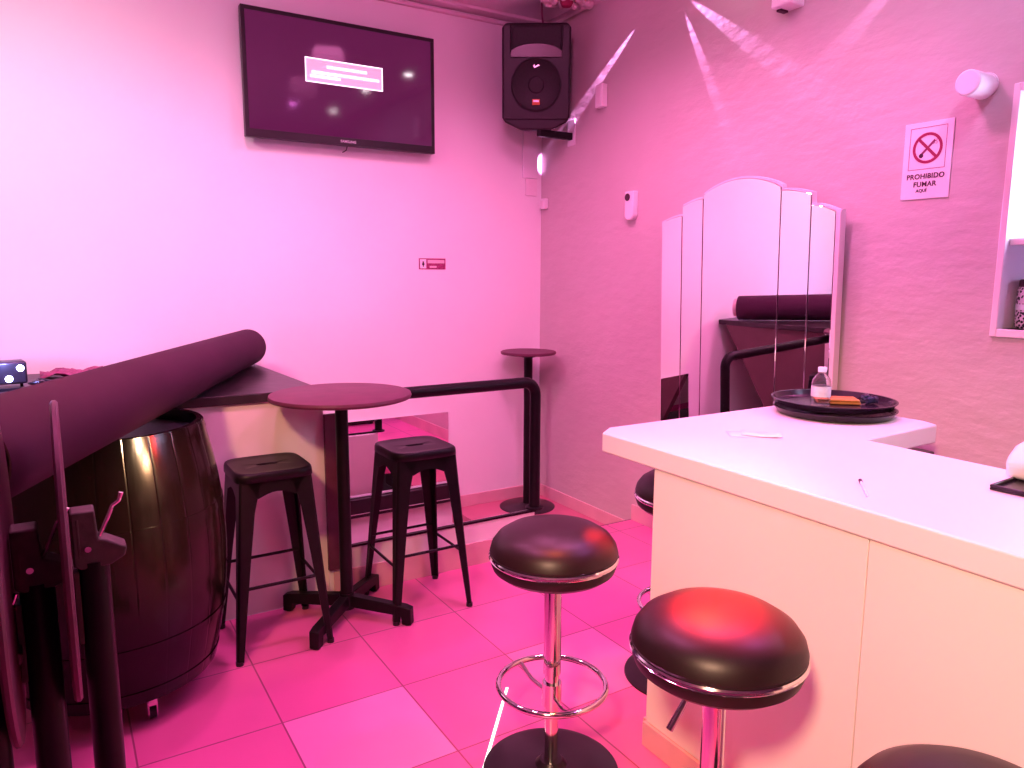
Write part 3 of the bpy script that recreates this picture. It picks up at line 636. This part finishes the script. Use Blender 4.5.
for q in (0, .010): tube(bm, [(-.0046, -.022-q, cyc+.012), (-.0046, -.028-q, cyc+.018), (-.0046, -.022-q, cyc+.024), (-.0046, -.027-q, cyc+.031)], .0009, 6)
obj('smoke_lines', bm, 'line_ink', t)
text_mesh('lettering', 'PROHIBIDO', .0275, 'ink', t, T(0, -.062), bold=.0007)
text_mesh('lettering', 'FUMAR', .0275, 'ink', t, T(0, -.093), bold=.0007)
text_mesh('small_lettering', 'AQUÍ', .017, 'ink', t, T(-.012, -.118), bold=.0006)

# ------------------------------------------------------------------ stepped art-deco wall mirror
t = thing('dresser_mirror', 'large stepped fan-shaped mirror in five strips on the right wall behind the bar', 'mirror', (2.862, .675, .688))
MB0 = Matrix.Rotation(math.radians(0), 4, 'Z')
t.rotation_euler = (0, math.radians(-1.9), math.radians(.6))
segs = [(.515, .362, 1.135, 1.165, False), (.360, .212, 1.215, 1.245, False), (.210, -.275, 1.262, 1.262, True), (-.277, -.440, 1.245, 1.215, False), (-.442, -.568, 1.165, 1.130, False)]
back = []
for ya, yb, za, zb, arch in segs:
    n = 14; top = []
    for i in range(n+1):
        f = i/n; yy = ya+(yb-ya)*f
        if arch: z = za+.060*math.sin(PI*f)**.8
        else: z = za+(zb-za)*math.sin(f*PI/2) if zb > za else zb+(za-zb)*math.sin((1-f)*PI/2)
        top.append((yy, z))
    poly = [(ya, .0)]+top+[(yb, .0)]
    bm = B(); prism(bm, poly, lambda a, b, tt: (tt, a, b), -.006, 0); gl = obj('mirror_strip', bm, 'mirror', t, smooth=False)
    bv = gl.modifiers.new('b', 'BEVEL'); bv.width = .004; bv.segments = 1; bv.limit_method = 'ANGLE'; bv.angle_limit = math.radians(60)
    back += [(yy+(0), z) for yy, z in top]
bm = B(); poly = [(.522, -.012), (.522, back[0][1]+.008)]+[(y_, z_+.010) for y_, z_ in back]+[(-.590, back[-1][1]+.008), (-.590, -.012)]
prism(bm, poly, lambda a, b, tt: (tt, a, b), .0005, .034); obj('frame_backing', bm, 'frame_white', t)
bm = B(); box(bm, -.006, 0, -.590, -.570, -.01, 1.13); obj('side_strip', bm, 'frame_white', t)
for yy, z in ((.361, 1.165), (.211, 1.245), (-.276, 1.245), (-.441, 1.165)):
    bm = B(); cyl(bm, (-.0065, yy, .002), (-.0065, yy, z-.002), .0028, seg=10); obj('divider_bead', bm, 'mirror_edge', t)

# niche jars
def jar(label, y, z, x, r, h):
    t = thing('patterned_jar', label, 'jar', (x, y, z))
    bm = B(); lathe(bm, [(0, 0), (r, 0), (r*1.02, .004), (r*1.02, h-.02), (r*.9, h-.008), (r*.9, h), (0, h)], 40); obj('jar_body', bm, 'jar', t)
    bm = B(); lathe(bm, [(r*1.03, h*.42), (r*1.035, h*.42), (r*1.035, h*.55), (r*1.03, h*.55)], 40); obj('pale_band', bm, 'label', t)
    bm = B(); lathe(bm, [(r*.93, h-.010), (r*.93, h+.012), (r*.88, h+.018), (0, h+.018)], 40); obj('jar_lid', bm, 'ink', t)
jar('black and white patterned jar in the lit niche in the right wall', -.618, 1.3465, 3.02, .055, .165)

# ------------------------------------------------------------------ folded tilt-top tables in the left foreground
def folded_table(label, loc, rz, top_h=1.01, side=-1, col_h=.978):
    t = thing('folded_table', label, 'folded table', loc, rz, 'tilt-top tables folded up in the left foreground')
    bm = B(); cyl(bm, (0, 0, .06), (0, 0, col_h), .0285, seg=36); obj('column', bm, 'black_metal', t)
    feet(t, .26, 20)
    # bracket: cast head with flange plate toward the vertical top
    bm = B(); prism(bm, [(-.034, col_h-.004), (-.022, col_h-.012), (.030, col_h-.010), (.056, col_h+.004), (.060, col_h+.022), (.026, col_h+.042), (.012, col_h+.046), (.008, col_h+.105), (-.034, col_h+.105)], lambda a, b, tt: (a, tt, b), -.026, .026); h = obj('tilt_bracket', bm, 'iron', t, bevel=.004)
    bm = B(); cyl(bm, (-.008, -.031, col_h+.030), (-.008, .031, col_h+.030), .006, seg=14); obj('pivot_bolt', bm, 'chrome', h)
    bm = B(); tube(bm, [(.010, -.012, col_h+.042), (.022, -.014, col_h+.066), (.036, -.015, col_h+.098), (.040, -.015, col_h+.108), (.052, -.015, col_h+.116), (.057, -.015, col_h+.132)], [.0042, .004, .004, .0035, .0035, .0045], 10); obj('chrome_lever', bm, 'chrome', h)
    # vertical round top, seen edge-on, with battens on its underside
    bm = B(); cx = -.044; R_ = .29; mx = Matrix.Translation((cx, 0, top_h)) @ Matrix.Rotation(PI/2, 4, 'Y')
    lathe(bm, [(0, -.007), (R_-.005, -.007), (R_, -.003), (R_, .003), (R_-.005, .007), (0, .007)], 72); bmesh.ops.transform(bm, matrix=mx, verts=bm.verts[:]); obj('tilted_top', bm, 'black_top', t)
    bm = B(); box(bm, cx+.0075, cx+.018, -.018, .018, top_h-.20, top_h-.05); obj('batten', bm, 'iron', t, bevel=.002)
    bm = B(); box(bm, -.026, -.020, -.022, -.0265, top_h-.02, top_h+.06); obj('hinge_plate', bm, 'iron', t, bevel=.002)
    return t
# each table's local x runs across the view line, so its top stands edge-on
folded_table('folded tilt-top table nearest the barrel, chrome lever upright, in left foreground', (-.088, -.335, 0), math.radians(.0))
folded_table('folded tilt-top table in the middle of the three at the left edge', (-.182, -.42, 0), math.radians(1.0), 1.0, col_h=.985)
folded_table('folded tilt-top table leftmost of three, almost lost in the dark', (-.27, -.45, 0), math.radians(2), .95, col_h=.85)

# projected laser streak on the tiles, imitated by a thin glowing bar
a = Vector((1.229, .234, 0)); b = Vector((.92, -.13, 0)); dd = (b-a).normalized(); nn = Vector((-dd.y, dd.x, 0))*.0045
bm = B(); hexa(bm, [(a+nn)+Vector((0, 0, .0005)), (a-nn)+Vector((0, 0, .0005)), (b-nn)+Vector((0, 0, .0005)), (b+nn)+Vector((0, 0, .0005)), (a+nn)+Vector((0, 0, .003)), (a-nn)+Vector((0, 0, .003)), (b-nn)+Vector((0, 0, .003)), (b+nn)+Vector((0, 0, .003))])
tag(obj('laser_streak', bm, 'mint', smooth=False), 'thin mint green laser streak, modelled as a glowing bar on the tiles beside the lone bar stool', 'light streak')

# ------------------------------------------------------------------ lamps
def aim(o, to): o.rotation_euler = (Vector(to)-o.location).to_track_quat('-Z', 'Y').to_euler()
def spot(loc, to, e, col, size=60, blend=.6, r=.04):
    l = bpy.data.lights.new('spot_light', 'SPOT'); l.energy = e; l.color = col; l.spot_size = math.radians(size); l.spot_blend = blend; l.shadow_soft_size = r
    o = bpy.data.objects.new('spot_light', l); C.objects.link(o); o.location = loc; aim(o, to); return o
def point(loc, e, col, r=.05):
    l = bpy.data.lights.new('point_light', 'POINT'); l.energy = e; l.color = col; l.shadow_soft_size = r
    o = bpy.data.objects.new('point_light', l); C.objects.link(o); o.location = loc; return o
def area(loc, to, e, col, sx, sy):
    l = bpy.data.lights.new('area_light', 'AREA'); l.shape = 'RECTANGLE'; l.size = sx; l.size_y = sy; l.energy = e; l.color = col
    o = bpy.data.objects.new('area_light', l); C.objects.link(o); o.location = loc; aim(o, to); return o
def downlight(x, y, m, label):
    t = thing('ceiling_downlight', label, 'ceiling light', (x, y, ZC), 0, 'ceiling downlights')
    bm = B(); lathe(bm, [(.035, 0), (.048, 0), (.048, -.008), (.035, -.012), (.035, 0)], 32); obj('trim_ring', bm, 'chrome', t)
    bm = B(); lathe(bm, [(0, -.010), (.034, -.010), (.034, -.002)], 32); obj('lamp_lens', bm, m, t)
for x, y, m, lb in ((2.55, -1.05, 'lamp_warm', 'white downlight over near part of the bar, mirrored in television'), (2.52, -.01, 'lamp_warm', 'white downlight over the far bar end, mirrored in television'),
                    (2.63, .72, 'lamp_warm', 'white downlight in front of the fan mirror, mirrored in television'), (2.10, -.96, 'lamp_mag', 'violet downlight mirrored in lower left of television')): downlight(x, y, m, lb)

MAG = (1, .22, .60); PNK = (1, .62, .74); WRM = (1, .56, .36); LAV = (.85, .22, 1)
for q in ((.3, .1), (1.9, .1), (.5, 1.2), (1.8, 1.1)): spot((q[0], q[1], 3.15), (q[0]+.05, q[1]+.25, 0), 105, MAG, 150, .8, .12)
spot((-.9, .9, 3.1), (-.1, 2.5, 1.6), 190, PNK, 100, 1, .2)
spot((2.55, -1.05, 3.19), (1.9, -1.1, 1), 75, LAV, 80, .8)
spot((2.52, -.01, 3.19), (2.1, -.3, 1), 55, LAV, 80, .8)
spot((-.9, -2.3, 2.6), (1.5, -.9, .5), 540, WRM, 50, .7, .15)
spot((-.9, -1.2, 2.7), (.55, 1.36, .42), 270, (1, .48, .26), 32, .9, .12)
spot((2.75, .95, 3.15), (1.165, -.95, .80), 10000, (1, .014, .004), 6.9, .9, .16)
spot((2.72, 1.0, 3.15), (1.20, -.38, .77), 8000, (1, .01, .003), 2.2, 1, .04)
spot((.5, -.8, 2.9), (1.6, 2.0, 2.9), 130, MAG, 120, 1, .12)  # added off-frame magenta fill, brightens ceiling and upper corner
spot((1.95, -2.05, 1.95), (0.0, .90, .62), 900, (1, .62, .34), 14, .8, .07)
spot((2.15, -1.85, 1.55), (0.0, .90, .65), 400, (1, .50, .25), 13, .8, .04)
spot((2.6, -1.3, 1.8), (0.05, .90, .65), 450, (1, .03, .02), 13, .8, .09)
spot((.9, -.6, 3.15), (1.40, -.42, 0), 260, (1, .16, .04), 28, 1, .08)
point((-.315, 1.82, 1.17), 11, (.30, .32, 1), .02)
area((3.12, -1.1, 1.95), (2.0, -1.1, 1.6), 16, (.62, .62, 1), .9, .4)
spot((2.0, -1.1, 3.15), (2.9, -.25, 2.55), 45, (.70, .50, 1), 60, 1, .08)  # added off-frame spot, tints the upper right wall lavender
BEAMS = [((1.36, 3.11), (2.07, 2.63), 700, 5), ((1.22, 3.03), (1.05, 2.70), 160, 5.5), ((1.16, 3.01), (.74, 2.69), 200, 6), ((.56, 2.87), (1.09, 2.50), 450, 6), ((-.02, 2.71), (.30, 2.45), 60, 9)]
point((3.08, -1.05, 1.60), 1.6, (.55, .5, 1), .03)  # added point without a fixture, turns the lower niche lavender
# disco beams raking the right wall from tiny projectors just above the frame
for (ya, za), (yb, zb), e, ang in BEAMS:
    a = Vector((XB, ya, za)); b = Vector((XB, yb, zb)); d = (b-a).normalized()
    k = min(.42, (3.20-za)/max(.2, -d.z)); p = a-d*k; p.x = XB-.033
    spot(p, b, e, (1, .40, 1), ang, .5, .003)

w = bpy.data.worlds.new('World'); bpy.context.scene.world = w; w.use_nodes = True
w.node_tree.nodes['Background'].inputs[0].default_value = (1, .3, .6, 1); w.node_tree.nodes['Background'].inputs[1].default_value = .02

# ------------------------------------------------------------------ camera
F, YAW, PITCH, ROLL = 741.9, .55231575, -.150043, .00479484
fw = Vector((math.sin(YAW)*math.cos(PITCH), math.cos(YAW)*math.cos(PITCH), math.sin(PITCH)))
rt = Vector((math.cos(YAW), -math.sin(YAW), 0)); up_ = rt.cross(fw)
r2 = rt*math.cos(ROLL)+up_*math.sin(ROLL); u2 = -rt*math.sin(ROLL)+up_*math.cos(ROLL)
cam = bpy.data.cameras.new('camera'); co = bpy.data.objects.new('camera', cam); C.objects.link(co)
mw = Matrix((r2, u2, -fw)).transposed().to_4x4(); mw.translation = Vector((-.118426, -1.976904, 1.548464)); co.matrix_world = mw
cam.sensor_width = 36; cam.lens = F/1024*36; cam.clip_start = .02; cam.clip_end = 60
sc = bpy.context.scene; sc.camera = co
sc.view_settings.view_transform = 'Standard'; sc.view_settings.look = 'None'; sc.view_settings.gamma = 1; sc.view_settings.exposure = 0
